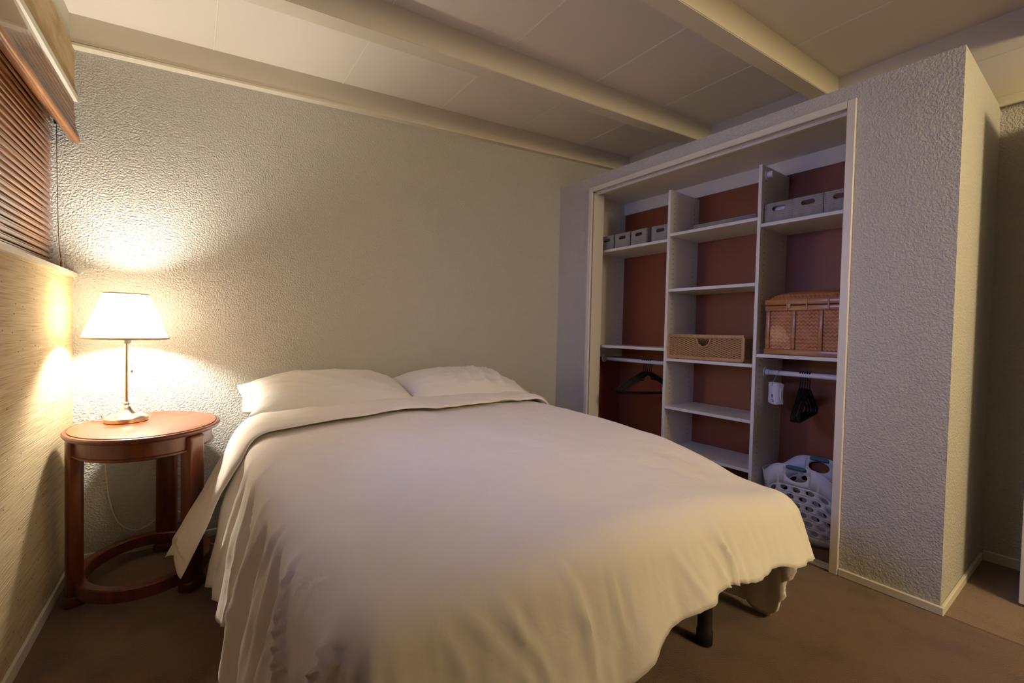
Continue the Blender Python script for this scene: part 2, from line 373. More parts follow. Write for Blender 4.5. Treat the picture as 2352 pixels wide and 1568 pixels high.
# front skin in one piece (left pier, header, right pier) so that the stipple runs through
join([cpiece(0.0, OY0+0.012, 0), cpiece(OY1-0.012, -L, 0), cpiece(OY0+0.012, OY1-0.012, OZ+0.012)], 'front_skin')
prism('end_skin', [(W+WT,-L,0),(XR,-L,0),(XR,-L+WT,0),(W+WT,-L+WT,0),(W+WT,-L,HC1),(XR,-L,HC1),(XR,-L+WT,HC1),(W+WT,-L+WT,HC1)], M_WALL, cw)
box('closet_back', XB, XR, -L+WT, 0, 0, 2.06, M_BROWN, cw)
box('closet_side', W+WT, XB, -0.245, 0, 0, 2.06, M_BROWN, cw)
box('closet_end_inner', W+WT, XB, -L+WT, -1.955, 0, 2.06, M_BROWN, cw)
box('closet_lid', W+WT, XR, -L+WT, 0, 2.06, 2.138, M_CEIL, cw)
box('closet_frieze', XB-0.012, XB, -1.955, -0.245, 1.972, 2.06, M_TRIM, cw)
box('closet_frieze_side', W+WT, XB-0.012, -0.255, -0.245, 1.975, 2.06, M_TRIM, cw)

# closet casing and jambs
tc = empty('trim_2'); struct(tc, 'off-white painted casing around the closet opening')
CW_, CT = 0.033, 0.014
box('casing', W-CT, W, OY0, OY0+CW_, 0, OZ+CW_, M_TRIM, tc, 0.0025)
box('casing', W-CT, W, OY1-CW_, OY1, 0, OZ+CW_, M_TRIM, tc, 0.0025)
box('casing', W-CT-0.0005, W, OY1+0.0005, OY0-0.0005, OZ, OZ+CW_, M_TRIM, tc, 0.0025)
box('jamb', W+0.012, W+WT+0.004, OY0, OY0+0.012, 0, OZ, M_TRIM, tc, 0.0015)
box('jamb', W+0.012, W+WT+0.004, OY1-0.012, OY1, 0, OZ, M_TRIM, tc, 0.0015)
box('head_jamb', W+0.016, W+WT+0.004, OY1, OY0, OZ+0.002, OZ+0.012, M_TRIM, tc, 0.0015)
box('door_track', W+0.034, W+0.052, OY1, OY0, OZ-0.012, OZ+0.003, M_TRIM, tc, 0.001)
box('threshold', W+0.002, W+0.050, OY1, OY0, 0.0, 0.014, M_TRIM, tc, 0.003)

# baseboards
BH = 0.034
bb = prism('baseboard_left', [(xl(YF),YF,0),(xl(YF)+.012,YF,0),(xl(0)+.012,0,0),(xl(0),0,0),(xl(YF),YF,BH),(xl(YF)+.009,YF,BH),(xl(0)+.009,0,BH),(xl(0),0,BH)], M_TRIM); struct(bb, 'thin off-white baseboard under the grasscloth')
struct(box('baseboard_back', 0.012, W, -0.012, 0, 0, BH, M_TRIM, None, 0.003), 'thin off-white baseboard behind the bed')
b3 = struct(box('baseboard_closet', W-0.012, W, -L-0.012, OY1-CW_, 0, BH, M_TRIM, None, 0.003), 'thin off-white baseboard of the closet front and end')
box('baseboard_end', W, XR, -L-0.012, -L, 0, BH+0.002, M_TRIM, b3, 0.003)
struct(box('baseboard_right', XR-0.012, XR, YF, -L-0.012, 0, 0.05, M_TRIM, None, 0.003), 'thin baseboard in the dark recess')

# ------------------------------------------------------------------ window with frame, pane, sill
wi = empty('window_1', (-0.12, -0.95, ZS)); struct(wi, 'window behind the bamboo blind')
def wbox(name, x0, x1, y0, y1, z0, z1, mt, bev=0.0):
    return box(name, x0+0.12, x1+0.12, y0+0.95, y1+0.95, z0-ZS, z1-ZS, mt, wi, bev)
wbox('window_frame', -0.150, -0.110, -0.05, -0.004, ZS, ZH, M_TRIM)
wbox('window_frame', -0.150, -0.110, -1.90, -1.85, ZS, ZH, M_TRIM)
wbox('window_frame', -0.150, -0.110, -1.85, -0.05, ZS, ZS+0.04, M_TRIM)
wbox('window_frame', -0.150, -0.110, -1.85, -0.05, ZH-0.04, ZH, M_TRIM)
wbox('mullion', -0.150, -0.110, -0.97, -0.93, ZS+0.04, ZH-0.04, M_TRIM)
wbox('pane', -0.134, -0.130, -0.93, -0.05, ZS+0.04, ZH-0.04, M_GLASS)
wbox('pane', -0.134, -0.130, -1.85, -0.97, ZS+0.04, ZH-0.04, M_GLASS)
sill = leftpiece('window_sill', M_TRIM, ZS-0.012, ZS+0.004, 0.15, -0.002, -1.9, 0.014, None)
sill.parent = wi; sill.location = (0.12, 0.95, -ZS)

# ------------------------------------------------------------------ bamboo blind
bl = empty('bamboo_blind', (-0.06, -0.03, 1.87)); bx, by, bz = -0.06, -0.03, 1.87
tag(bl, 'dark glossy bamboo slat blind with a valance covering the window', 'blind')
Y0b, Y1b = -0.016, -0.96
def slat(r0, z0, x, depth, hgt, tilt, mt=M_BLIND, name='slat', y0=Y0b, y1=Y1b, par=bl, n=8):
    vs = []
    for y in (y0, y1):
        for j in range(n):
            a = 2*PI*j/n; dx, dz = depth*math.cos(a), hgt*math.sin(a)
            vs.append((x - bx + dx*math.cos(tilt)-dz*math.sin(tilt) + xl(y), y-by, z0-bz+dx*math.sin(tilt)+dz*math.cos(tilt)))
    fs = [(j, (j+1) % n, n+(j+1) % n, n+j) for j in range(n)] + [tuple(range(n))[::-1], tuple(range(n, 2*n))]
    o = mobj(name, vs, fs, mt, par, smooth=True); o.data.set_sharp_from_angle(angle=1.2); return o
z = ZS+0.016; i = 0
while z < 1.955:
    big = i % 2 == 0
    slat(0, z, -0.066 + random.uniform(-.0015,.0015) + (0.004 if big else -0.001), 0.0044 if big else 0.0036, 0.0086 if big else 0.0070, 0.28, y0=Y0b-(0 if big else 0.007)+random.uniform(-.001,.001))
    z += 0.0120 + random.uniform(-.0006,.0006); i += 1
ln = box('sky_block_sheet', -0.078-bx, -0.076-bx, Y1b-by, Y0b-by-0.012, ZS+0.008-bz, 1.97-bz, M_BLIND, bl)  # added sheet that blocks sky light between the slats
va = box('valance_back', -0.012-bx, -0.006-bx, Y1b-by, Y0b-by+0.008, 1.80-bz, 1.962-bz, M_BLIND, bl)
z = 1.816; i = 0
while z < 1.962:
    slat(0, z, 0.000+0.0015*(i % 2)+0.006*(1.962-z)/0.15, 0.0045, 0.0058, 0.1, name='valance_slat', y0=-0.008-0.002*(i % 2)); z += 0.0098; i += 1
slat(0, 1.803, 0.013, 0.010, 0.014, 0.2, M_BATTEN, 'valance_batten', y0=-0.006, n=12)
slat(0, 1.793, 0.006, 0.012, 0.004, 0.1, M_BLIND, 'valance_lining', y0=-0.010, n=8)
pts = spline([(-0.044,-0.030,1.865),(-0.0425,-0.030,1.70),(-0.040,-0.031,1.50),(-0.036,-0.033,1.36),(-0.028,-0.036,1.285)])
tube('pull_cord', [(p[0]-bx,p[1]-by,p[2]-bz) for p in pts], 0.0013, M_CORD, bl, 6)
cl = box('cord_lock', -0.052-bx, -0.040-bx, -0.036-by, -0.024-by, 1.845-bz, 1.875-bz, M_BLKPL, bl, 0.002)
lathe('cord_tassel', [(0.0035,0.030),(0.0055,0.027),(0.0042,0.020),(0.0050,0.008),(0.0062,0.0),(0.004,-0.001)], M_BATTEN, bl, 16, (-0.028-bx,-0.036-by,1.2565-bz))

# ------------------------------------------------------------------ bed
BX0, BX1, BY0, BY1 = 0.62, 2.08, -0.05, -1.97
be = empty('bed', (1.35, -1.0, 0)); tag(be, 'double bed base with white mattress on black metal legs', 'bed')
def bbx(name, x0, x1, y0, y1, z0, z1, mt, bev, seg): return box(name, x0-1.35, x1-1.35, y0+1.0, y1+1.0, z0, z1, mt, be, bev, seg)
bbx('box_spring', BX0+.01, 2.03, BY0-.01, -1.90, 0.24, 0.42, M_BOXSP, 0.02, 3)
mt_ = bbx('mattress', BX0, 2.045, BY0, -1.90, 0.42, 0.60, M_PILLOW, 0.06, 5)
for v in mt_.data.vertices:                                  # worn down towards the foot
    if v.co.z > 0.47 and v.co.y < 0: v.co.z -= 0.062 + (0.05 if v.co.x > 0 else 0.0)
bbx('rail', BX0+.05, BX1-.05, BY1+.14, BY1+.18, 0.205, 0.24, M_BLACK, 0.004, 1)
bbx('rail', BX0+.05, BX1-.05, BY0-.18, BY0-.14, 0.205, 0.24, M_BLACK, 0.004, 1)
bbx('rail', BX0+.05, BX0+.09, BY1+.14, BY0-.14, 0.205, 0.24, M_BLACK, 0.004, 1)
bbx('rail', BX1-.09, BX1-.05, BY1+.14, BY0-.14, 0.205, 0.24, M_BLACK, 0.004, 1)
for lx in (0.80, 1.827):
    for ly in (-0.25, -1.0, -1.81):
        lathe('leg', [(0.024,0.0),(0.0265,0.004),(0.0265,0.045),(0.0235,0.05),(0.0235,0.22)], M_BLACK, be, 20, (lx-1.35, ly+1.0, 0))

# duvet -------------------------------------------------------------
X0I, X1I, YFI, RC = 0.665, 2.025, -1.905, 0.105
def fold_wave(p, seed):
    a = math.sin(2*PI*p/0.29 + 1.5*math.sin(3.7*p+seed) + seed)
    b = math.sin(2*PI*p/0.165 + 1.9*math.sin(5.1*p+1.3*seed) + 2.1*seed)
    c = math.sin(2*PI*p/0.082 + 2.2*math.sin(7.3*p+.7*seed))
    r = 1-abs(math.sin(PI*p/0.21 + 1.3*math.sin(5.2*p+seed)))
    return 0.45*a + 0.32*b + 0.08*c + 0.65*(r*r-0.33)
random.seed(11)
CREASE = []                                                 # (position along hem, slant, start, end, height, width)
for k in range(26): CREASE.append((2.52+random.uniform(0.0,1.40), random.uniform(0.15,0.55), random.uniform(0.04,0.14), random.uniform(0.2,0.36), random.uniform(0.004,0.0095), random.uniform(0.006,0.010)))
for k in range(16): CREASE.append((random.uniform(0.6,2.1), random.uniform(-0.4,0.5), random.uniform(0.05,0.15), random.uniform(0.3,0.6), random.uniform(0.003,0.008), random.uniform(0.006,0.012)))
def creases(p, r):
    h = 0.0
    for (c, sl, r0, r1, am, wd) in CREASE:
        if r < r0-0.02 or r > r1+0.04: continue
        d = (p-c-sl*(r-r0)-0.012*math.sin(14*r+c*9))/wd
        if abs(d) < 3: h += am*math.exp(-d*d)*sstep(r0-0.02, r0+0.06, r)*(1-sstep(r1-0.05, r1+0.04, r)) - 0.4*am*math.exp(-(d-1.8)**2)*sstep(r0, r0+0.06, r)*(1-sstep(r1-0.05, r1, r))
    return h
def drape(a, b, zt, thl, thr, thf, folds=1.0, lift=0.0):
    dl, dr, df = X0I-a, a-X1I, YFI-b
    s = max(dl, dr, 0.0); f = max(df, 0.0); sg = -1 if dl > 0 else 1
    ex = min(max(a, X0I), X1I); ey = max(b, YFI)
    nz = noise.fractal(Vector((a*3.1, b*3.1, 1.7)), 1.0, 2.0, 3)
    sag = 0.038*sstep(1.0, 2.0, -ey)*(0.35+0.65*sstep(0.9, 2.0, ex)) + 0.072*math.exp(-(((ex-X1I)/0.27)**2+((ey-YFI)/0.30)**2))
    ztop = zt + 0.011*nz + lift - sag
    if s <= 0 and f <= 0:
        edge = min(a-X0I, X1I-a, b-YFI)
        crown = 0.020*sstep(0.0, 0.45, edge)
        wr = 0.0022*noise.fractal(Vector((a*11+2*b, b*26, 4.2)), 1.0, 2.0, 2)
        q = sstep(1.35, 1.9, a)*sstep(-1.25, -0.75, b)        # crumples near the right head end
        wr += 0.006*q*noise.fractal(Vector((a*10-6*b, b*24+4*a, 9.2)), 1.0, 2.1, 3)
        return Vector((a, b, ztop+crown+wr)), 0.0
    r = math.hypot(s, f); phi = math.atan2(f, s)       # 0 = side, pi/2 = foot
    ths = thl if sg < 0 else thr
    th = ths + (thf-ths)*(phi/(PI/2))
    if r < RC*th: o, d = RC*math.sin(r/RC), RC*(1-math.cos(r/RC))
    else:
        rest = r-RC*th
        o, d = RC*math.sin(th)+rest*math.cos(th), RC*(1-math.cos(th))+rest*math.sin(th)
    # coordinate along the hem
    if sg < 0: p = -ey + phi*0.36 + (ex-X0I)
    else: p = 7.3 + ey - phi*0.36 + (ex-X1I)
    if s <= 0: p = -YFI + (PI/2)*0.36 + (ex-X0I)
    side_amp = 0.044 if sg < 0 else 0.022
    foot_amp = 0.013
    t = phi/(PI/2)
    amp = (side_amp*(1-t) + foot_amp*t + 0.030*math.sin(2*phi)**2*(0.9 if sg < 0 else 0.35))*folds
    fw = fold_wave(p, 0.6 if sg < 0 or s <= 0 else 2.2)
    if s <= 0: fw = fold_wave(p, 0.6)
    k = sstep(0.06, 0.34, r)
    disp = amp*fw*k + 0.006*folds*k*noise.fractal(Vector((p*16, r*5, 3.3)), 1.0, 2.0, 3)
    disp += 0.003*folds*noise.fractal(Vector((p*36+3*r, r*7, 8.1)), 1.0, 2.0, 2)*sstep(0.03, 0.15, r)
    disp += creases(p, r)*folds
    o += disp
    d += -0.25*amp*fw*k
    cx, cy = math.cos(phi), math.sin(phi)
    return Vector((ex + sg*o*cx, ey - o*cy, ztop - d)), r
def smooth_obj(o, lv=1):
    md = o.modifiers.new('sub', 'SUBSURF'); md.levels = lv; md.render_levels = lv
def build_duvet():
    LLm, LRm, LF = 0.565, 0.58, 0.266
    na, nb = 216, 136
    A0, A1, B0, B1 = X0I-LLm, X1I+LRm, -0.50, YFI-LF
    vs = []
    for j in range(nb+1):
        for i in range(na+1):
            a = A0+(A1-A0)*i/na
            sr, sl_ = max(0, a-X1I)/LRm, max(0, X0I-a)/LLm
            B1 = YFI-(LF+0.080*(1-sstep(0.95, 1.52, a)))*(1-1.15*sr**1.6-0.30*sl_**2)
            b = B0+(B1-B0)*j/nb
            # uneven hem
            if b < YFI: b = YFI + (b-YFI)*(1+0.025*math.sin(a*9+.5)+0.02*math.sin(a*23+1.0))
            if a < X0I: a = X0I + (a-X0I)*(1+0.04*math.sin(b*7)+0.04*math.sin(b*19+2))
            p, r = drape(a, b, 0.628, math.radians(80), math.radians(86), math.radians(71))
            if p.z < 0.03: p.z = 0.03 + 0.004*math.sin(a*60+b*40)
            vs.append(p)
    fs = []
    for j in range(nb):
        for i in range(na):
            q = j*(na+1)+i; fs.append((q, q+na+1, q+na+2, q+1))
    o = mobj('duvet', vs, fs, M_DUVET, None, True)
    md = o.modifiers.new('thick', 'SOLIDIFY'); md.thickness = 0.022; md.offset = -1
    return tag(o, 'white duvet spread over the bed and hanging in folds over its sides', 'duvet')
DU = build_duvet()
def build_fold():
    na, nb = 210, 26
    A0, A1 = X0I-0.60, X1I+0.42
    vs, fs = [], []
    for side in (0, 1):
        for j in range(nb+1):
            for i in range(na+1):
                u, v = i/na, j/nb
                a = A0+(A1-A0)*u
                ov = sstep(0, 0.60, X0I-a)                                # how far down the left wing
                wob = 0.018*math.sin(a*7.5)+0.010*math.sin(a*17+1)
                top = -0.425 + 0.01*math.sin(a*5) - 0.10*ov
                low = -0.735 + 0.10*sstep(0.6, 2.0, a) + wob + 0.05*sstep(0.25,0.75,a)*0 + 0.02*ov
                b = top+(low-top)*v
                p, r = drape(a, b, 0.648, math.radians(63), math.radians(84), math.radians(71), 0.35)
                e = 1-abs(2*v-1)**5
                n = Vector((0,0,1)) if r <= 0 else Vector((-1 if a < X0I else 1, 0, 0.35)).normalized()
                if 0 < r < 0.12:
                    n = Vector((0,0,1)).lerp(n, r/0.12).normalized()
                wr = 0.004*noise.fractal(Vector((a*9, b*30, 2.2)), 1.0, 2.0, 3)
                h = (0.004 + 0.020*e + wr*e) if side == 0 else 0.0
                if u < 0.02 or u > 0.98: h *= 0.2
                p.x += ov*(0.085*v-0.030) + 0.018*ov*math.sin(4.5*v+0.8); p.z += ov*ov*(0.035*math.sin(PI*v)-0.02*v); vs.append(p+n*h)
        off = side*(na+1)*(nb+1)
        for j in range(nb):
            for i in range(na):
                q = off+j*(na+1)+i; f = (q, q+na+1, q+na+2, q+1)
                fs.append(f if side == 0 else f[::-1])
    K = (na+1)*(nb+1)
    ring = [i for i in range(na+1)] + [j*(na+1)+na for j in range(1,nb+1)] + [nb*(na+1)+i for i in range(na-1,-1,-1)] + [j*(na+1) for j in range(nb-1,0,-1)]
    for k in range(len(ring)):
        a_, b_ = ring[k], ring[(k+1) % len(ring)]; fs.append((a_, b_, K+b_, K+a_))
    o = mobj('turned_back_edge', vs, fs, M_DUVET, DU, True)
    o['label'] = 'folded top border of the duvet'
build_fold()

# pillows -----------------------------------------------------------
def pillow(name, cx, cy, cz, hw, hd, T, tilt, rz, roll, seed, label):
    n = 64; m_ = 44; vs, fs = [], []
    for s in (1, -1):
        for j in range(m_+1):
            for i in range(n+1):
                u, v = -1+2*i/n, -1+2*j/m_
                uu, vv = math.sin(u*PI/2)*0.35+u*0.65, math.sin(v*PI/2)*0.35+v*0.65
                pin = 1-0.07*(1-abs(vv)**2)*abs(uu)**6; pin2 = 1-0.09*(1-abs(uu)**2)*abs(vv)**6
                x = hw*uu*pin; y = hd*vv*pin2
                t = (max(0,1-abs(uu)**2.6)**0.62)*(max(0,1-abs(vv)**2.4)**0.60)
                wr = noise.fractal(Vector((u*2.2+seed, v*5.0, seed)), 1.0, 2.0, 3)*0.007
                ridge = 1-abs(math.sin((11.5 if seed > 2 else 6.0)*u+2.2*v+seed+1.3*math.sin(3*v+seed)+0.8*math.sin(4.1*u)))
                wr += (0.030*sstep(-0.6, 0.3, u) if seed > 2 else 0.012)*(ridge**2.2)*(0.35+0.65*abs(u))*sstep(0.05, 0.5, 1-max(abs(u),abs(v)))
                zz = s*(T*t) + (wr*min(1, 3*t) if s > 0 else 0)
                if s < 0: zz *= 0.6
                vs.append((x, y, zz))
        off = (0 if s > 0 else 1)*(n+1)*(m_+1)
        for j in range(m_):
            for i in range(n):
                q = off+j*(n+1)+i; f = (q, q+1, q+n+2, q+n+1); fs.append(f if s > 0 else f[::-1])
    me_o = mobj(name, vs, fs, M_PILLOW, None, True)
    bm = bmesh.new(); bm.from_mesh(me_o.data); bmesh.ops.remove_doubles(bm, verts=bm.verts, dist=0.0004); bm.to_mesh(me_o.data); bm.free()
    me_o.rotation_euler = (tilt, roll, rz); me_o.location = (cx, cy, cz)
    # open hem of the pillow case
    k = 40; vs2 = []
    sgn = 1 if cx > 1.4 else -1
    for s in (1, -1):
        for e in range(2):
            for i in range(k+1):
                v = -1+2*i/k
                x = sgn*(hw*(0.92+0.03*abs(v)) + e*0.042); y = hd*0.90*v
                h = 0.004*(1-0.5*e); zw = 0.010*e*math.sin(5.2*v+seed)
                vs2.append((x, y, s*h+zw))
    f2 = []
    for s in range(2):
        o_ = s*2*(k+1)
        for i in range(k):
            f = (o_+i, o_+i+1, o_+k+1+i+1, o_+k+1+i); f2.append(f)
    hem = mobj('pillowcase_hem', vs2, f2, M_PILLOW, me_o, True)
    md = hem.modifiers.new('thick', 'SOLIDIFY'); md.thickness = 0.003
    return tag(me_o, label, 'pillow', 'pillows at the head of the bed')
pillow('pillow', 0.995, -0.275, 0.700, 0.385, 0.235, 0.112, math.radians(10), math.radians(-1.5), 0.02, 1.0, 'plump white pillow on the side of the bed nearer the lamp')
pillow('pillow', 1.735, -0.255, 0.690, 0.395, 0.215, 0.116, math.radians(9), math.radians(1.5), 0.03, 4.0, 'creased white pillow on the side of the bed nearer the closet')

# ------------------------------------------------------------------ oval side table
TX, TY, TZ = 0.265, -0.305, 0.637
SA, SB = 0.247, 0.293                                      # semi axes in x and y
tb = empty('oval_side_table', (TX, TY, 0)); tag(tb, 'oval cherry wood side table with three legs beside the bed', 'side table')
def elli(prof, name, mt, par=tb, n=72, cap=True):
    """profile in (inset, z): ring offset inwards from the table edge"""
    vs, fs = [], []
    for ins, z in prof:
        for i in range(n):
            a = 2*PI*i/n; vs.append(((SA-ins)*math.cos(a), (SB-ins)*math.sin(a), z))
    for j in range(len(prof)-1):
        for i in range(n):
            i2 = (i+1) % n; fs.append((j*n+i, j*n+i2, (j+1)*n+i2, (j+1)*n+i))
    if cap: fs.append(tuple(range(n))[::-1]); fs.append(tuple((len(prof)-1)*n+i for i in range(n)))
    else:
        k = len(prof)-1
        for i in range(n):
            i2 = (i+1) % n; fs.append((k*n+i, k*n+i2, i2, i))
    o = mobj(name, vs, fs, mt, par, True); o.data.set_sharp_from_angle(angle=0.55); return o
elli([(0.020,TZ-0.026),(0.006,TZ-0.022),(0.001,TZ-0.014),(0.0,TZ-0.009),(0.004,TZ-0.004),(0.012,TZ-0.0025),(0.0125,TZ-0.0045),(0.0150,TZ-0.0045),(0.0155,TZ-0.0005),(0.018,TZ-0.0005)], 'table_rim', M_TABLE)
elli([(0.016,TZ-0.006),(0.0155,TZ-0.0004),(0.017,TZ)], 'table_top', M_TOP)
elli([(0.030,TZ-0.090),(0.024,TZ-0.086),(0.024,TZ-0.080),(0.030,TZ-0.077),(0.030,TZ-0.026),(0.048,TZ-0.026),(0.048,TZ-0.090)], 'apron', M_TABLE, cap=False)
elli([(0.030,0.046),(0.030,0.088),(0.034,0.092),(0.062,0.092),(0.066,0.088),(0.066,0.046)], 'stretcher_ring', M_TABLE, cap=False)
for ang in (195, 75, -45):
    a = math.radians(ang); px, py = (SA-0.036)*math.cos(a), (SB-0.036)*math.sin(a)
    tang = math.atan2(SB*math.cos(a), -SA*math.sin(a))
    bm = bmesh.new(); addbox(bm, -0.038, 0.038, -0.024, 0.024, 0.028, TZ-0.027, 0.013, 3)
    lg = bobj('leg', bm, M_TABLE, tb, True, 0.7); lg.location = (px, py, 0); lg.rotation_euler = (0, 0, tang)
    bm = bmesh.new(); addbox(bm, -0.043, 0.043, -0.029, 0.029, 0.0, 0.042, 0.010, 3)
    ft = bobj('foot', bm, M_TABLE, lg, True, 0.7)

# ------------------------------------------------------------------ table lamp
lp = empty('table_lamp', LAMP); tag(lp, 'lit table lamp with white tapered shade and brushed nickel base', 'lamp')
lathe('base', [(0.066,0.0),(0.0705,0.002),(0.0705,0.016),(0.067,0.021),(0.058,0.026),(0.046,0.030),(0.041,0.032),(0.036,0.033),(0.026,0.042),(0.018,0.054),(0.0125,0.064),(0.010,0.066)], M_NICKEL, lp, 64, sharp=0.5)
lathe('pole', [(0.0095,0.063),(0.0105,0.068),(0.0105,0.075),(0.0062,0.080),(0.0062,0.318),(0.0075,0.320)], M_NICKEL, lp, 32)
lathe('socket', [(0.014,0.318),(0.018,0.321),(0.019,0.333),(0.0215,0.334),(0.0215,0.337),(0.015,0.338),(0.015,0.392),(0.012,0.396)], M_NICKEL, lp, 32)
bulb = lathe('bulb', [(0.012,0.396),(0.013,0.402),(0.020,0.416),(0.0265,0.432),(0.0285,0.444),(0.026,0.458),(0.017,0.469),(0.004,0.473)], M_BULB, lp, 24)
bulb.visible_shadow = True
SR0, SR1, SZ0, SZ1 = 0.138, 0.071, 0.338, 0.522
sh = lathe('shade', [(SR0,SZ0),(SR1,SZ1)], M_SHADE, lp, 72, cap=False)
for r, z in ((SR0, SZ0), (SR1, SZ1)):
    k = (SR0-SR1)/(SZ1-SZ0); h = 0.007 if z == SZ0 else 0.004
    s_ = 1 if z == SZ0 else -1
    lathe('shade_trim', [(r+.0012,z-s_*0.001),(r+.0018,z),(r-s_*k*h+.0018,z+s_*h),(r-s_*k*h-.0012,z+s_*h),(r-.0012,z-s_*0.001),(r+.0012,z-s_*0.001)], M_SHTRIM, sh, 72, cap=False)
for k in range(3):
    a = 2*PI*k/3+.4; tube('shade_spoke', [(0.006*math.cos(a),0.006*math.sin(a),0.505),(SR1*0.97*math.cos(a),SR1*0.97*math.sin(a),SZ1-0.004)], 0.0012, M_NICKEL, sh, 6)
tube('harp', spline([(0.0,0.016,0.34),(0.0,0.036,0.38),(0,0.040,0.43),(0,0.024,0.49),(0,0,0.506),(0,-0.024,0.49),(0,-0.040,0.43),(0,-0.036,0.38),(0,-0.016,0.34)], 5), 0.0011, M_NICKEL, lp, 6)
lathe('finial', [(0.006,0.503),(0.006,0.508),(0.004,0.511),(0.0055,0.518),(0.004,0.525),(0.001,0.527)], M_NICKEL, lp, 16)
ch = tube('pull_chain', [(0.017,-0.010,0.332),(0.0172,-0.010,0.28),(0.0172,-0.010,0.212)], 0.0010, M_CHAIN, lp, 6)
lathe('chain_knob', [(0.0015,0.214),(0.004,0.211),(0.0055,0.206),(0.004,0.201),(0.0015,0.199)], M_NICKEL, ch, 16, (0.0172,-0.010,0.0))
pts = spline([(LAMP.x-.066,LAMP.y+.02,0.642),(0.085,-0.17,0.641),(0.073,-0.115,0.641),(0.086,-0.066,0.643),(0.096,-0.037,0.630),(0.098,-0.022,0.56),(0.101,-0.018,0.48),(0.108,-0.016,0.36),(0.118,-0.016,0.26),(0.146,-0.018,0.155),(0.20,-0.02,0.105),(0.25,-0.02,0.115),(0.292,-0.018,0.15),(0.33,-0.02,0.183)], 8)
tube('power_cord', [p-LAMP for p in pts], 0.0026, M_CABLE, lp, 8)

# outlet and extension cord
ot = empty('wall_outlet', (0.348, -0.001, 0.155)); tag(ot, 'cream wall outlet behind the oval side table', 'outlet')
box('cover_plate', -0.035, 0.035, -0.005, 0.0, -0.057, 0.057, M_CABLE, ot, 0.002)
for dz in (0.02, -0.02): lathe('receptacle', [(0.0165,0.0),(0.0165,0.002),(0.015,0.003)], M_CABLE, ot, 24, (0,-0.0045,dz)).rotation_euler = (PI/2,0,0)
box('plug', -0.014, 0.010, -0.030, -0.0066, 0.008, 0.034, M_CABLE, ot, 0.004, 2)
ec = tube('extension_cord', spline([(0.350,-0.030,0.172),(0.352,-0.045,0.13),(0.355,-0.045,0.06),(0.362,-0.07,0.012),(0.372,-0.16,0.006),(0.36,-0.25,0.006),(0.372,-0.285,0.006),(0.42,-0.292,0.006),(0.50,-0.285,0.006),(0.60,-0.27,0.006),(0.70,-0.30,0.006)], 8), 0.0026, M_CABLE, None, 8)
tag(ec, 'white extension cord looping over the carpet under the side table', 'cord')
ec2 = tube('charger_cable', spline([(0.356,-0.030,0.166),(0.372,-0.05,0.155),(0.392,-0.05,0.11),(0.412,-0.04,0.072),(0.45,-0.05,0.02),(0.52,-0.16,0.005),(0.60,-0.20,0.005),(0.72,-0.22,0.005)], 8), 0.0020, M_CABLE, None, 8)
tag(ec2, 'thin white cable sagging from the outlet towards the bed', 'cable')

# ------------------------------------------------------------------ closet shelving
cs = empty('closet_shelving', (XP, -1.1, 0)); tag(cs, 'white laminate closet shelving with three bays and two rods', 'shelving')
def cb(name, x0, x1, y0, y1, z0, z1, mt=M_WHITE, par=cs, bev=0.0012):
    return box(name, x0-XP, x1-XP, y0+1.1, y1+1.1, z0, z1, mt, par, bev)
def pegs(panel, yface, z0, z1, s):
    vs, fs = [], []
    for x in (XP+0.045, XB-0.055):
        z = z0
        while z < z1:
            o_ = len(vs)
            for d in (0.0, 0.0006):
                for k in range(8):
                    a = 2*PI*k/8; vs.append((x-XP+0.0027*math.cos(a), yface+1.1+s*d, z+0.0027*math.sin(a)))
            fs.append(tuple(range(o_+8, o_+16))); fs += [(o_+k, o_+(k+1) % 8, o_+8+(k+1) % 8, o_+8+k) for k in range(8)]
            z += 0.032
    tag(mobj('peg_hole_discs', vs, fs, M_DARK, panel), kind='stuff')  # flat dark discs, the shade inside the holes is put into the colour
HP = 1.961
p0 = cb('upright', XP-0.02, XB, -0.262, -0.245, 0.862, 1.972); pegs(p0, -0.262, 0.90, 1.94, -1)
p1 = cb('upright', XP, XB, P1-PT, P1, 0.0, HP); pegs(p1, P1-PT, 0.12, 1.94, -1)
p2 = cb('upright', XP, XB, P2-PT, P2, 0.0, HP); pegs(p2, P2-PT, 0.12, 1.94, -1)
p3 = cb('upright', XP-0.02, XB, -1.955, -1.938, 0.0, 1.972)
ST = 0.018
def shelf(y0, y1, z, x0=XP+0.002): return cb('shelf', x0, XB, y0-0.0008, y1+0.0008, z-ST, z)
shelf(-0.262, P1, 1.654); shelf(-0.262, P1, 0.955)
for z in (1.685, 1.3335, 0.893, 0.588, 0.318): shelf(P1-PT, P2, z)
shelf(P2-PT, -1.938, 1.646); shelf(P2-PT, -1.938, 0.951)
XROD = 2.985
for y0, y1 in ((-0.262, P1), (P2-PT, -1.938)):
    rod = tube('hanging_rod', [(XROD-XP, y0-0.001+1.1, 0.850), (XROD-XP, y1+0.001+1.1, 0.850)], 0.0135, M_PLAST, cs, 20)
    for yy, s in ((y0, -1), (y1, 1)):
        v, f = lathe_geo([(0.0,0.0),(0.0285,0.0),(0.0285,0.004),(0.017,0.006),(0.017,0.022),(0.0,0.022)], 24)
        v = [(XROD-XP+q[0], yy+1.1+s*q[2], 0.850+q[1]) for q in v]
        k_ = mobj('rod_socket', v, f, M_PLAST, rod, True); k_.data.set_sharp_from_angle(angle=.5)
v, f = lathe_geo([(0.0,0.0),(0.026,0.0),(0.026,0.004),(0.017,0.006),(0.017,0.032),(0.0,0.032)], 24)
k_ = mobj('rod_socket', [(0.055+q[0], P2-PT+1.1-q[2], 1.915+q[1]) for q in v], f, M_PLAST, cs, True); k_.data.set_sharp_from_angle(angle=.5)

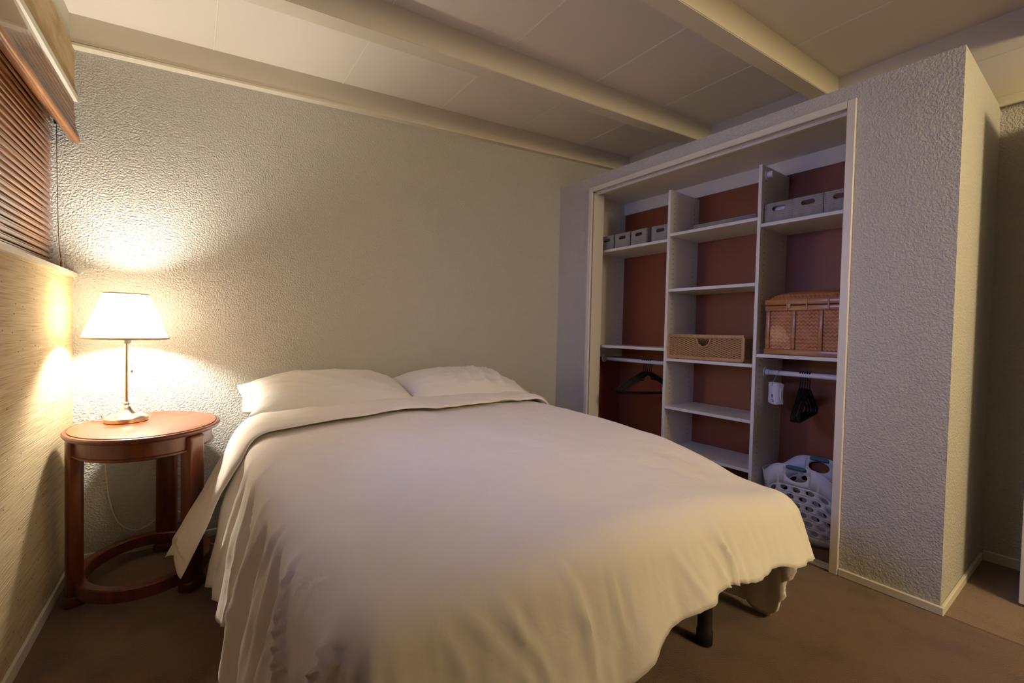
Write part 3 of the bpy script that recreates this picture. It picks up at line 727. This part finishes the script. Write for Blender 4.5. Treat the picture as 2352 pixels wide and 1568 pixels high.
# ------------------------------------------------------------------ grey woven boxes
def plate_hole(y0, y1, z0, z1, hole, x, th):
    """plate facing -x with one hole; hole = list of (y,z) counter-clockwise; returns verts, faces"""
    n = len(hole); cy = sum(h[0] for h in hole)/n; cz = sum(h[1] for h in hole)/n
    ring = []
    for hy, hz in hole:
        dy, dz = hy-cy, hz-cz; t = 1e9
        if dy > 1e-9: t = min(t, (y1-cy)/dy)
        if dy < -1e-9: t = min(t, (y0-cy)/dy)
        if dz > 1e-9: t = min(t, (z1-cz)/dz)
        if dz < -1e-9: t = min(t, (z0-cz)/dz)
        ring.append([cy+dy*t, cz+dz*t])
    for c in ((y0,z0),(y1,z0),(y1,z1),(y0,z1)):
        k = min(range(n), key=lambda i: (ring[i][0]-c[0])**2+(ring[i][1]-c[1])**2); ring[k] = list(c)
    vs = [(x, h[0], h[1]) for h in hole] + [(x, r[0], r[1]) for r in ring]
    vs += [(x+th, v[1], v[2]) for v in vs[:2*n]]
    fs = []
    for i in range(n):
        j = (i+1) % n
        fs += [(i, j, n+j, n+i), (2*n+j, 2*n+i, 3*n+i, 3*n+j), (i, 2*n+i, 2*n+j, j), (n+i, n+j, 3*n+j, 3*n+i)]
    return vs, fs
def boxgeo(x0, x1, y0, y1, z0, z1):
    return ([(x0,y0,z0),(x1,y0,z0),(x1,y1,z0),(x0,y1,z0),(x0,y0,z1),(x1,y0,z1),(x1,y1,z1),(x0,y1,z1)],
            [(3,2,1,0),(4,5,6,7),(0,1,5,4),(1,2,6,5),(2,3,7,6),(3,0,4,7)])
def grey_box(wd, dp, ht):
    o = empty('woven_box')
    r, hw_ = 0.0115, 0.020; zc_ = ht*0.70
    hole = []
    for k in range(10): a = -PI/2+PI*k/9; hole.append((hw_+r*math.cos(a), zc_+r*math.sin(a)))
    for k in range(10): a = PI/2+PI*k/9; hole.append((-hw_+r*math.cos(a), zc_+r*math.sin(a)))
    t = 0.005
    vs, fs = plate_hole(-wd/2, wd/2, 0, ht, hole, -dp/2, t); mobj('front', vs, fs, M_GREYBOX, o)
    vs, fs = merge([boxgeo(-dp/2+t, dp/2, -wd/2, -wd/2+t, 0, ht), boxgeo(-dp/2+t, dp/2, wd/2-t, wd/2, 0, ht), boxgeo(dp/2-t, dp/2, -wd/2+t, wd/2-t, 0, ht)])
    mobj('sides', vs, fs, M_GREYBOX, o)
    vs, fs = boxgeo(-dp/2+t, dp/2-t, -wd/2+t, wd/2-t, 0, t); mobj('bottom', vs, fs, M_GREYBOX, o)
    return o
gb = grey_box(0.135, 0.24, 0.105); first = True
LABL = ['grey woven box half hidden by the left door jamb on the left closet shelf', 'second grey woven box from the left jamb on the left closet shelf',
        'grey woven box standing slightly askew on the left closet shelf', 'grey woven box against the upright at the right end of the left closet shelf']
LABR = ['grey woven box with white paper showing in its handle hole', 'middle grey woven box of the three on the right closet shelf', 'grey woven box at the right end of the right closet shelf by the jamb']
for (yc, zb, rz, dx, sc, lab, grp) in (
    (-0.333, 1.654, 0.02, 0.0, 1.0, LABL[0], 'woven boxes on the left closet shelf'), (-0.482, 1.654, 0.0, 0.0, 1.0, LABL[1], 'woven boxes on the left closet shelf'),
    (-0.634, 1.654, -0.07, 0.0, 1.0, LABL[2], 'woven boxes on the left closet shelf'), (-0.797, 1.654, 0.0, 0.004, 1.0, LABL[3], 'woven boxes on the left closet shelf'),
    (-1.523, 1.646, 0.02, 0.002, 1.03, LABR[0], 'woven boxes on the right closet shelf'), (-1.662, 1.646, 0.0, 0.0, 1.0, LABR[1], 'woven boxes on the right closet shelf'), (-1.800, 1.646, 0.0, 0.0, 1.0, LABR[2], 'woven boxes on the right closet shelf')):
    o = gb if first else copy_tree(gb); first = False
    o.location = (XP+0.148+dx, yc, zb+0.0005); o.rotation_euler = (0,0,rz); o.scale = (1,sc,1)
    tag(o, lab, 'box', grp)
# crumpled paper inside the first box of the right shelf
vs, fs = [], []
for j in range(9):
    for i in range(16):
        t, p = PI*j/8, 2*PI*i/16; r = 1+0.22*noise.noise(Vector((3*math.cos(p)*math.sin(t), 3*math.sin(p)*math.sin(t), 3*math.cos(t))))
        vs.append((0.045*r*math.sin(t)*math.cos(p), 0.052*r*math.sin(t)*math.sin(p), 0.038*r*math.cos(t)))
for j in range(8):
    for i in range(16): fs.append((j*16+i, (j+1)*16+i, (j+1)*16+(i+1) % 16, j*16+(i+1) % 16))
cp = mobj('crumpled_paper', vs, fs, M_PLAST, None, False); cp.location = (XP+0.095, -1.522, 1.646+0.068)
tag(cp, 'crumpled white paper inside the grey woven box on the right shelf', 'paper')
ld = empty('box_lid', (3.062, -1.20, 1.685)); tag(ld, 'flat grey woven lid lying on the top middle shelf', 'lid')
box('lid_top', -0.117, 0.117, -0.19, 0.19, 0.038, 0.042, M_GREYBOX, ld, 0.001)
vs, fs = merge([boxgeo(-0.117,-0.113,-0.19,0.19,0.0005,0.038), boxgeo(0.113,0.117,-0.19,0.19,0.0005,0.038), boxgeo(-0.113,0.113,-0.19,-0.186,0.0005,0.038), boxgeo(-0.113,0.113,0.186,0.19,0.0005,0.038)])
mobj('lid_rim', vs, fs, M_GREYBOX, ld)

# ------------------------------------------------------------------ wicker drawer basket
wk = empty('wicker_basket', (3.03, -1.128, 0.8935), 0.02); tag(wk, 'shallow honey coloured wicker basket with a half-round grip cut in front', 'basket')
HWd, HX, HT = 0.236, 0.135, 0.155
hole = []
for k in range(13):
    a = PI+PI*k/12; hole.append((0.040*math.cos(a), 0.128+0.046*math.sin(a)))
hole += [(0.036, 0.1285), (0.018, 0.1288), (0.0, 0.129), (-0.018, 0.1288), (-0.036, 0.1285)]
vs, fs = plate_hole(-HWd+.004, HWd-.004, 0.006, HT-0.006, hole, -HX, 0.006); mobj('front', vs, fs, M_WICK, wk)
vs, fs = merge([boxgeo(-HX+.006,HX-.006,-HWd,-HWd+.007,0.004,HT-.006), boxgeo(-HX+.006,HX-.006,HWd-.007,HWd,0.004,HT-.006), boxgeo(HX-.006,HX,-HWd,HWd,0.004,HT-.006)]); mobj('sides', vs, fs, M_WICK, wk)
vs, fs = boxgeo(-HX+.006,HX-.006,-HWd+.007,HWd-.007,0.004,0.010); mobj('bottom', vs, fs, M_WICK, wk)
def rail(name, x0, x1, y0, y1, z0, z1, mt, par, bev=0.005): return box(name, x0, x1, y0, y1, z0, z1, mt, par, bev, 2)
for nm, z0, z1 in (('top_rim', HT-0.022, HT), ('bottom_rim', 0.0, 0.022)):
    rail(nm, -HX-.006, -HX+.010, -HWd-.004, HWd+.004, z0, z1, M_WICKR, wk); rail(nm, HX-.010, HX+.004, -HWd-.004, HWd+.004, z0, z1, M_WICKR, wk)
    rail(nm, -HX+.010, HX-.010, -HWd-.005, -HWd+.010, z0, z1, M_WICKR, wk); rail(nm, -HX+.010, HX-.010, HWd-.010, HWd+.005, z0, z1, M_WICKR, wk)
for sy in (-1, 1): rail('corner_post', -HX-.007, -HX+.008, sy*HWd-.010, sy*HWd+.010, 0.012, HT-.012, M_WICKR, wk)
tube('grip_edge', [(-HX-.001, 0.043*math.cos(PI+PI*k/16), 0.130+0.049*math.sin(PI+PI*k/16)) for k in range(17)], 0.0055, M_WICKR, wk, 8)

# ------------------------------------------------------------------ bamboo trunk
tk = empty('bamboo_chest', (3.03, -1.678, 0.9515), -0.02); tag(tk, 'reddish brown woven bamboo chest with a domed lid in the right closet bay', 'chest')
TW, TD, TH = 0.185, 0.138, 0.255
box('body', -TD, TD, -TW, TW, 0.004, TH, M_TRUNKW, tk, 0.004)
for nm, z0, z1 in (('bottom_rail', 0.0, 0.030), ('body_rail', TH-0.028, TH)):
    rail(nm, -TD-.010, -TD+.004, -TW-.010, TW+.010, z0, z1, M_TRUNKR, tk); rail(nm, TD-.004, TD+.008, -TW-.010, TW+.010, z0, z1, M_TRUNKR, tk)
    rail(nm, -TD+.004, TD-.004, -TW-.010, -TW+.004, z0, z1, M_TRUNKR, tk); rail(nm, -TD+.004, TD-.004, TW-.004, TW+.010, z0, z1, M_TRUNKR, tk)
for yy in (-TW+.006, -TW*0.36, TW*0.30, TW-.006):
    rail('stave', -TD-.009, -TD+.002, yy-.011, yy+.011, 0.028, TH-0.026, M_TRUNKR, tk, 0.006)
    rail('stave', -TD-.009+2*TD+.007, TD+.007, yy-.011, yy+.011, 0.028, TH-0.026, M_TRUNKR, tk, 0.003)
lid_r = []
for nm, z0, z1 in (('lid_rail', TH+0.002, TH+0.034),):
    rail(nm, -TD-.012, -TD+.004, -TW-.012, TW+.012, z0, z1, M_TRUNKR, tk, 0.008); rail(nm, TD-.004, TD+.010, -TW-.012, TW+.012, z0, z1, M_TRUNKR, tk, 0.006)
    rail(nm, -TD+.004, TD-.004, -TW-.012, -TW+.004, z0, z1, M_TRUNKR, tk, 0.006); rail(nm, -TD+.004, TD-.004, TW-.004, TW+.012, z0, z1, M_TRUNKR, tk, 0.006)
vs, fs = [], []; na, nb = 16, 20
for j in range(nb+1):
    for i in range(na+1):
        u, v = -1+2*i/na, -1+2*j/nb
        vs.append(((TD+.006)*u, (TW+.006)*v, TH+0.024+0.052*math.sqrt(max(0,1-u**4))*math.sqrt(max(0,1-v**4))))
for j in range(nb):
    for i in range(na): q = j*(na+1)+i; fs.append((q, q+1, q+na+2, q+na+1))
mobj('lid', vs, fs, M_TRUNKW, tk, True)
for yy in (-0.10, -0.005, 0.085):
    box('binding', -TD-.0135, -TD-.004, yy-.004, yy+.004, TH-0.026, TH+0.032, M_TRUNKR, tk, 0.001)
box('clasp', -TD-.014, -TD-.006, 0.068, 0.082, TH-0.012, TH+0.010, M_WICKR, tk, 0.001)

# ------------------------------------------------------------------ laundry basket
lb = empty('laundry_basket', (3.018, -1.665, 0.0)); tag(lb, 'white plastic laundry basket with round holes and teal grips on the closet floor', 'laundry basket')
_tab = [(0.0, 0.0)]
for _i in range(1, 2001):
    _f = lambda t: Vector((0.122*math.copysign(abs(math.cos(t))**0.80, math.cos(t)), 0.18*math.copysign(abs(math.sin(t))**0.80, math.sin(t))))
    _t = 2*PI*_i/2000; _tab.append((_t, _tab[-1][1] + (_f(_t)-_f(2*PI*(_i-1)/2000)).length))
_ta = np.array(_tab); _ta[:,1] *= 2*PI/_ta[-1,1]
def arc_theta(u): return float(np.interp(u % (2*PI), _ta[:,1], _ta[:,0]))
def lrim(th): return 0.325 + 0.070*sstep(0.35, 1.0, abs(math.cos(th))**2.0)
def lpos(th, h, off=0.0):
    """h 0..1 from the floor to the rim"""
    th = arc_theta(th); c, s = math.cos(th), math.sin(th); e = 0.80
    ax = 0.098+0.048*h**0.9+off; ay = 0.150+0.058*h**0.8+off
    z = 0.004 + (lrim(th)-0.004)*h
    k = 1-0.25*max(0, 1-h/0.06) * 0.25
    return Vector((k*ax*math.copysign(abs(c)**e, c), k*ay*math.copysign(abs(s)**e, s), z))
vs, fs = [], []
def patch(t0, t1, h0, h1, hole=None, nseg=4):
    o_ = len(vs)
    if hole is None:
        for j in range(3):
            for i in range(nseg+1): vs.append(lpos(t0+(t1-t0)*i/nseg, h0+(h1-h0)*j/2))
        for j in range(2):
            for i in range(nseg): q = o_+j*(nseg+1)+i; fs.append((q, q+1, q+nseg+2, q+nseg+1))
    else:
        n = 16; rt_, rh = hole
        for k in range(n):
            a = 2*PI*(k+.5)/n; vs.append(lpos((t0+t1)/2+rt_*math.cos(a), (h0+h1)/2+rh*math.sin(a)))
        for k in range(n):
            a = 2*PI*(k+.5)/n; c, s = math.cos(a), math.sin(a); m_ = max(abs(c), abs(s))
            vs.append(lpos((t0+t1)/2+(t1-t0)/2*c/m_, (h0+h1)/2+(h1-h0)/2*s/m_))
        for k in range(n): k2 = (k+1) % n; fs.append((o_+k, o_+k2, o_+n+k2, o_+n+k))
        # square the corners
        for c_, s_ in ((1,1),(-1,1),(-1,-1),(1,-1)):
            kk = len(vs); vs.append(lpos((t0+t1)/2+(t1-t0)/2*c_, (h0+h1)/2+(h1-h0)/2*s_))
            ang = math.atan2(s_, c_) % (2*PI); k0 = int(round(ang/(2*PI)*n-.5)) % n
            k0 = int(math.floor(ang/(2*PI)*n-.5+1e-6)) % n
            fs.append((o_+n+k0, kk, o_+n+(k0+1) % n))
NC = 18; dth = 2*PI/NC
rows = 6; H0, H1 = 0.13, 0.74
for r_ in range(rows):
    h0 = H0+(H1-H0)*r_/rows; h1 = H0+(H1-H0)*(r_+1)/rows; hm = (h0+h1)/2
    for c_ in range(NC):
        t0 = (c_+(0.5 if r_ % 2 else 0))*dth
        # leave the top row open under the handles
        patch(t0, t0+dth, h0, h1, (dth*0.30, (H1-H0)/rows*0.33))
for c_ in range(NC*2): patch(c_*dth/2, (c_+1)*dth/2, 0.0, H0)
# rim band: with two grip openings (at th = 0 and pi)
for c_ in range(NC*2):
    t0, t1 = c_*dth/2, (c_+1)*dth/2; tm = (t0+t1)/2
    if abs(math.cos(tm)) > 0.965: continue
    patch(t0, t1, H1, 1.0)
def gripband(center):
    ths = [c_*dth/2 for c_ in range(NC*2+1) if True]
    half = max(abs(((c_+.5)*dth/2+PI) % (2*PI)-PI)+dth/4 for c_ in list(range(NC*2)) if abs(math.cos((c_+.5)*dth/2)) > 0.965 and math.cos((c_+.5)*dth/2) > 0)
    o_ = len(vs); n = 24
    for ring in range(2):
        for k in range(n):
            a = 2*PI*(k+.5)/n; c, s = math.cos(a), math.sin(a)
            if ring == 0: tt, hh = center+half*0.80*c, 0.875+0.075*s
            else: m_ = max(abs(c), abs(s)); tt, hh = center+half*c/m_, (H1+1)/2+(1-H1)/2*s/m_
            vs.append(lpos(tt, hh))
    for k in range(n): k2 = (k+1) % n; fs.append((o_+k, o_+k2, o_+n+k2, o_+n+k))
    for c_, s_ in ((1,1),(-1,1),(-1,-1),(1,-1)):
        kk = len(vs); vs.append(lpos(center+half*c_, (H1+1)/2+(1-H1)/2*s_))
        ang = math.atan2(s_, c_) % (2*PI); k0 = int(math.floor(ang/(2*PI)*n-.5+1e-6)) % n
        fs.append((o_+n+k0, kk, o_+n+(k0+1) % n))
    return half
half = gripband(0.0); gripband(PI)
bw = mobj('perforated_wall', vs, fs, M_PLAST, lb, True)
bm = bmesh.new(); bm.from_mesh(bw.data); bmesh.ops.remove_doubles(bm, verts=bm.verts, dist=0.0003); bmesh.ops.recalc_face_normals(bm, faces=bm.faces); bm.to_mesh(bw.data); bm.free()
md = bw.modifiers.new('thick', 'SOLIDIFY'); md.thickness = 0.003; md.offset = 0
n = 48; mobj('floor_plate', [lpos(2*PI*i/n, 0.012) for i in range(n)], [tuple(range(n))], M_PLAST, lb)
tube('rim_bead', [lpos(2*PI*i/64, 1.0) for i in range(64)], 0.0032, M_PLAST, lb, 8, True)
for cen in (0.0, PI):
    tube('grip', [lpos(cen+half*0.72*(-1+2*i/10), 0.978) for i in range(11)], [0.008]+[0.0115]*9+[0.008], M_TEAL, lb, 12)

# ------------------------------------------------------------------ hangers
def make_hanger():
    o = empty('coat_hanger')
    body = spline([(-0.012,0,-0.075),(-0.03,0,-0.085),(-0.10,0,-0.125),(-0.185,0,-0.178),(-0.203,0,-0.197),(-0.198,0,-0.212),(-0.18,0,-0.216),(0,0,-0.216),(0.18,0,-0.216),(0.198,0,-0.212),(0.203,0,-0.197),(0.185,0,-0.178),(0.10,0,-0.125),(0.03,0,-0.085),(0.012,0,-0.075)], 4)
    tube('frame', body+[Vector((0,0,-0.071))], 0.0045, M_BLKPL, o, 8, True)
    hook = [(0,0,-0.072),(0,0,-0.05),(0.0,0,-0.032)] + [(0.0175*math.sin(a)*1.0, 0, 0.0+0.0175*math.cos(a)) for a in [math.radians(k) for k in range(200, -61, -20)]]
    hook = [(0,0,-0.074),(0,0,-0.05),(0.003,0,-0.034)] + [(0.0175*math.cos(a), 0, 0.0175*math.sin(a)) for a in [math.radians(k) for k in range(-60, 171, 21)]]
    tube('hook', spline(hook, 3), 0.0030, M_BLKPL, o, 8)
    for s in (-1, 1):
        tube('strap_loop', spline([(s*0.055,0,-0.102),(s*0.060,0,-0.120),(s*0.072,0,-0.126),(s*0.080,0,-0.116)], 4), 0.0028, M_BLKPL, o, 6)
    return o
hg = make_hanger(); first = True
orl = ['first', 'second', 'third', 'fourth', 'fifth']
for i in range(5):
    o = hg if first else copy_tree(hg); first = False
    o.location = (XROD, -0.634-0.0165*i, 0.850-0.0005); o.rotation_euler = (0, 0, math.radians(-24+i*1.5))
    tag(o, f'black plastic hanger on the left closet rod, {orl[i]} from the left', 'hanger', 'hangers on the left closet rod')
for i in range(5):
    o = copy_tree(hg); o.location = (XROD, -1.624-0.0112*i, 0.850-0.0005); o.rotation_euler = (0, 0, math.radians((12, 11, 10, 11, 10)[i]))
    tag(o, f'black plastic hanger on the right closet rod, {orl[i]} from the white device', 'hanger', 'hangers on the right closet rod')

# ------------------------------------------------------------------ hanging dehumidifier
dh = empty('dehumidifier', (2.955, -1.520, 0.742), math.radians(-32)); tag(dh, 'small white plastic dehumidifier hanging on a wire hook from the right rod', 'dehumidifier')
def barrel(hw_, hh, bulge, n=10):
    pts = []
    for k in range(n+1): t = -1+2*k/n; pts.append((hw_*t, -hh-bulge*(1-t*t)))
    for k in range(1, n): t = -1+2*k/n; pts.append((hw_-0.004*(1-t*t), hh*t))
    for k in range(n+1): t = 1-2*k/n; pts.append((hw_*t, hh+bulge*(1-t*t)))
    for k in range(1, n): t = 1-2*k/n; pts.append((-hw_+0.004*(1-t*t), hh*t))
    return pts
def slab(name, pts, x0, x1, mt, par, bev=0.003):
    bm = bmesh.new(); f = bm.faces.new([bm.verts.new((x0, p[0], p[1])) for p in pts])
    r = bmesh.ops.extrude_face_region(bm, geom=[f]); bmesh.ops.translate(bm, verts=[v for v in r['geom'] if isinstance(v, bmesh.types.BMVert)], vec=(x1-x0,0,0))
    if bev:
        es = [e for e in bm.edges if abs(e.verts[0].co.x-e.verts[1].co.x) < 1e-6]
        bmesh.ops.bevel(bm, geom=es, offset=bev, segments=2, affect='EDGES')
    return bobj(name, bm, mt, par, True, 0.6)
slab('case', barrel(0.043, 0.053, 0.006), -0.016, 0.016, M_PLAST, dh)
slab('back_plate', barrel(0.036, 0.046, 0.003), -0.0175, -0.0155, M_PLAST, dh, 0.0006)
slab('recess', [(0.018*c, s) for c, s in ((-1,-0.030),(1,-0.030),(1,-0.006),(0.6,0.002),(-0.6,0.002),(-1,-0.006))], -0.0188, -0.0172, M_PLAST, dh, 0.0005)
slab('button', [(0.0085*math.cos(a), -0.014+0.010*math.sin(a)) for a in [2*PI*k/16 for k in range(16)]], -0.0196, -0.0186, M_GREYTXT, dh, 0)
for (y, z, hw_, hh) in ((0.0, -0.0335, 0.009, 0.0022), (-0.004, -0.0425, 0.008, 0.0035)):
    box('print', -0.0181, -0.0173, y-hw_, y+hw_, z-hh, z+hh, M_GREYTXT, dh)
for sy in (-1, 1):
    for sz in (-1, 1): lathe('screw', [(0.0028,0),(0.0028,0.0008),(0.0001,0.0010)], M_GREYTXT, dh, 10, (-0.0160, sy*0.036, sz*0.048)).rotation_euler = (0,-PI/2,0)
tube('wire_hook', spline([(-0.0195,0.002,0.040),(-0.020,0.002,0.052),(-0.012,0.002,0.066),(0.0,0.002,0.085),(0.008,0.002,0.105),(0.010,0.002,0.116),(0.024,0.003,0.1235),(0.040,0.004,0.116),(0.044,0.004,0.105)], 5), 0.0010, M_GREYTXT, dh, 6)
tube('sliding_ridge', [(0.0, -0.0425, -0.028+0.056*k/8) for k in range(9)], 0.0022, M_PLAST, dh, 6)

# ------------------------------------------------------------------ open door leaf in the recess
dr = empty('door_1', (3.066, -2.398, 0.0)); struct(dr, 'edge of an open white door in the recess')
DWd = XR-0.02-3.066
box('door_leaf', 0.0, DWd, -0.036, 0.0, 0.014, 2.03, M_DOOR, dr, 0.002)
for z0, z1, d in ((0.215, 0.245, 0.0), (0.10, 0.112, 0.0), (0.055, 0.066, 0.0)):
    box('latch_plate', -0.0012, 0.001, -0.024, -0.014, z0, z1, M_BRASS, dr)
for k in range(2): tube('hinge', [(DWd+0.006, -0.004, 0.25+1.45*k), (DWd+0.006, -0.004, 0.34+1.45*k)], 0.006, M_BRASS, dr, 10)
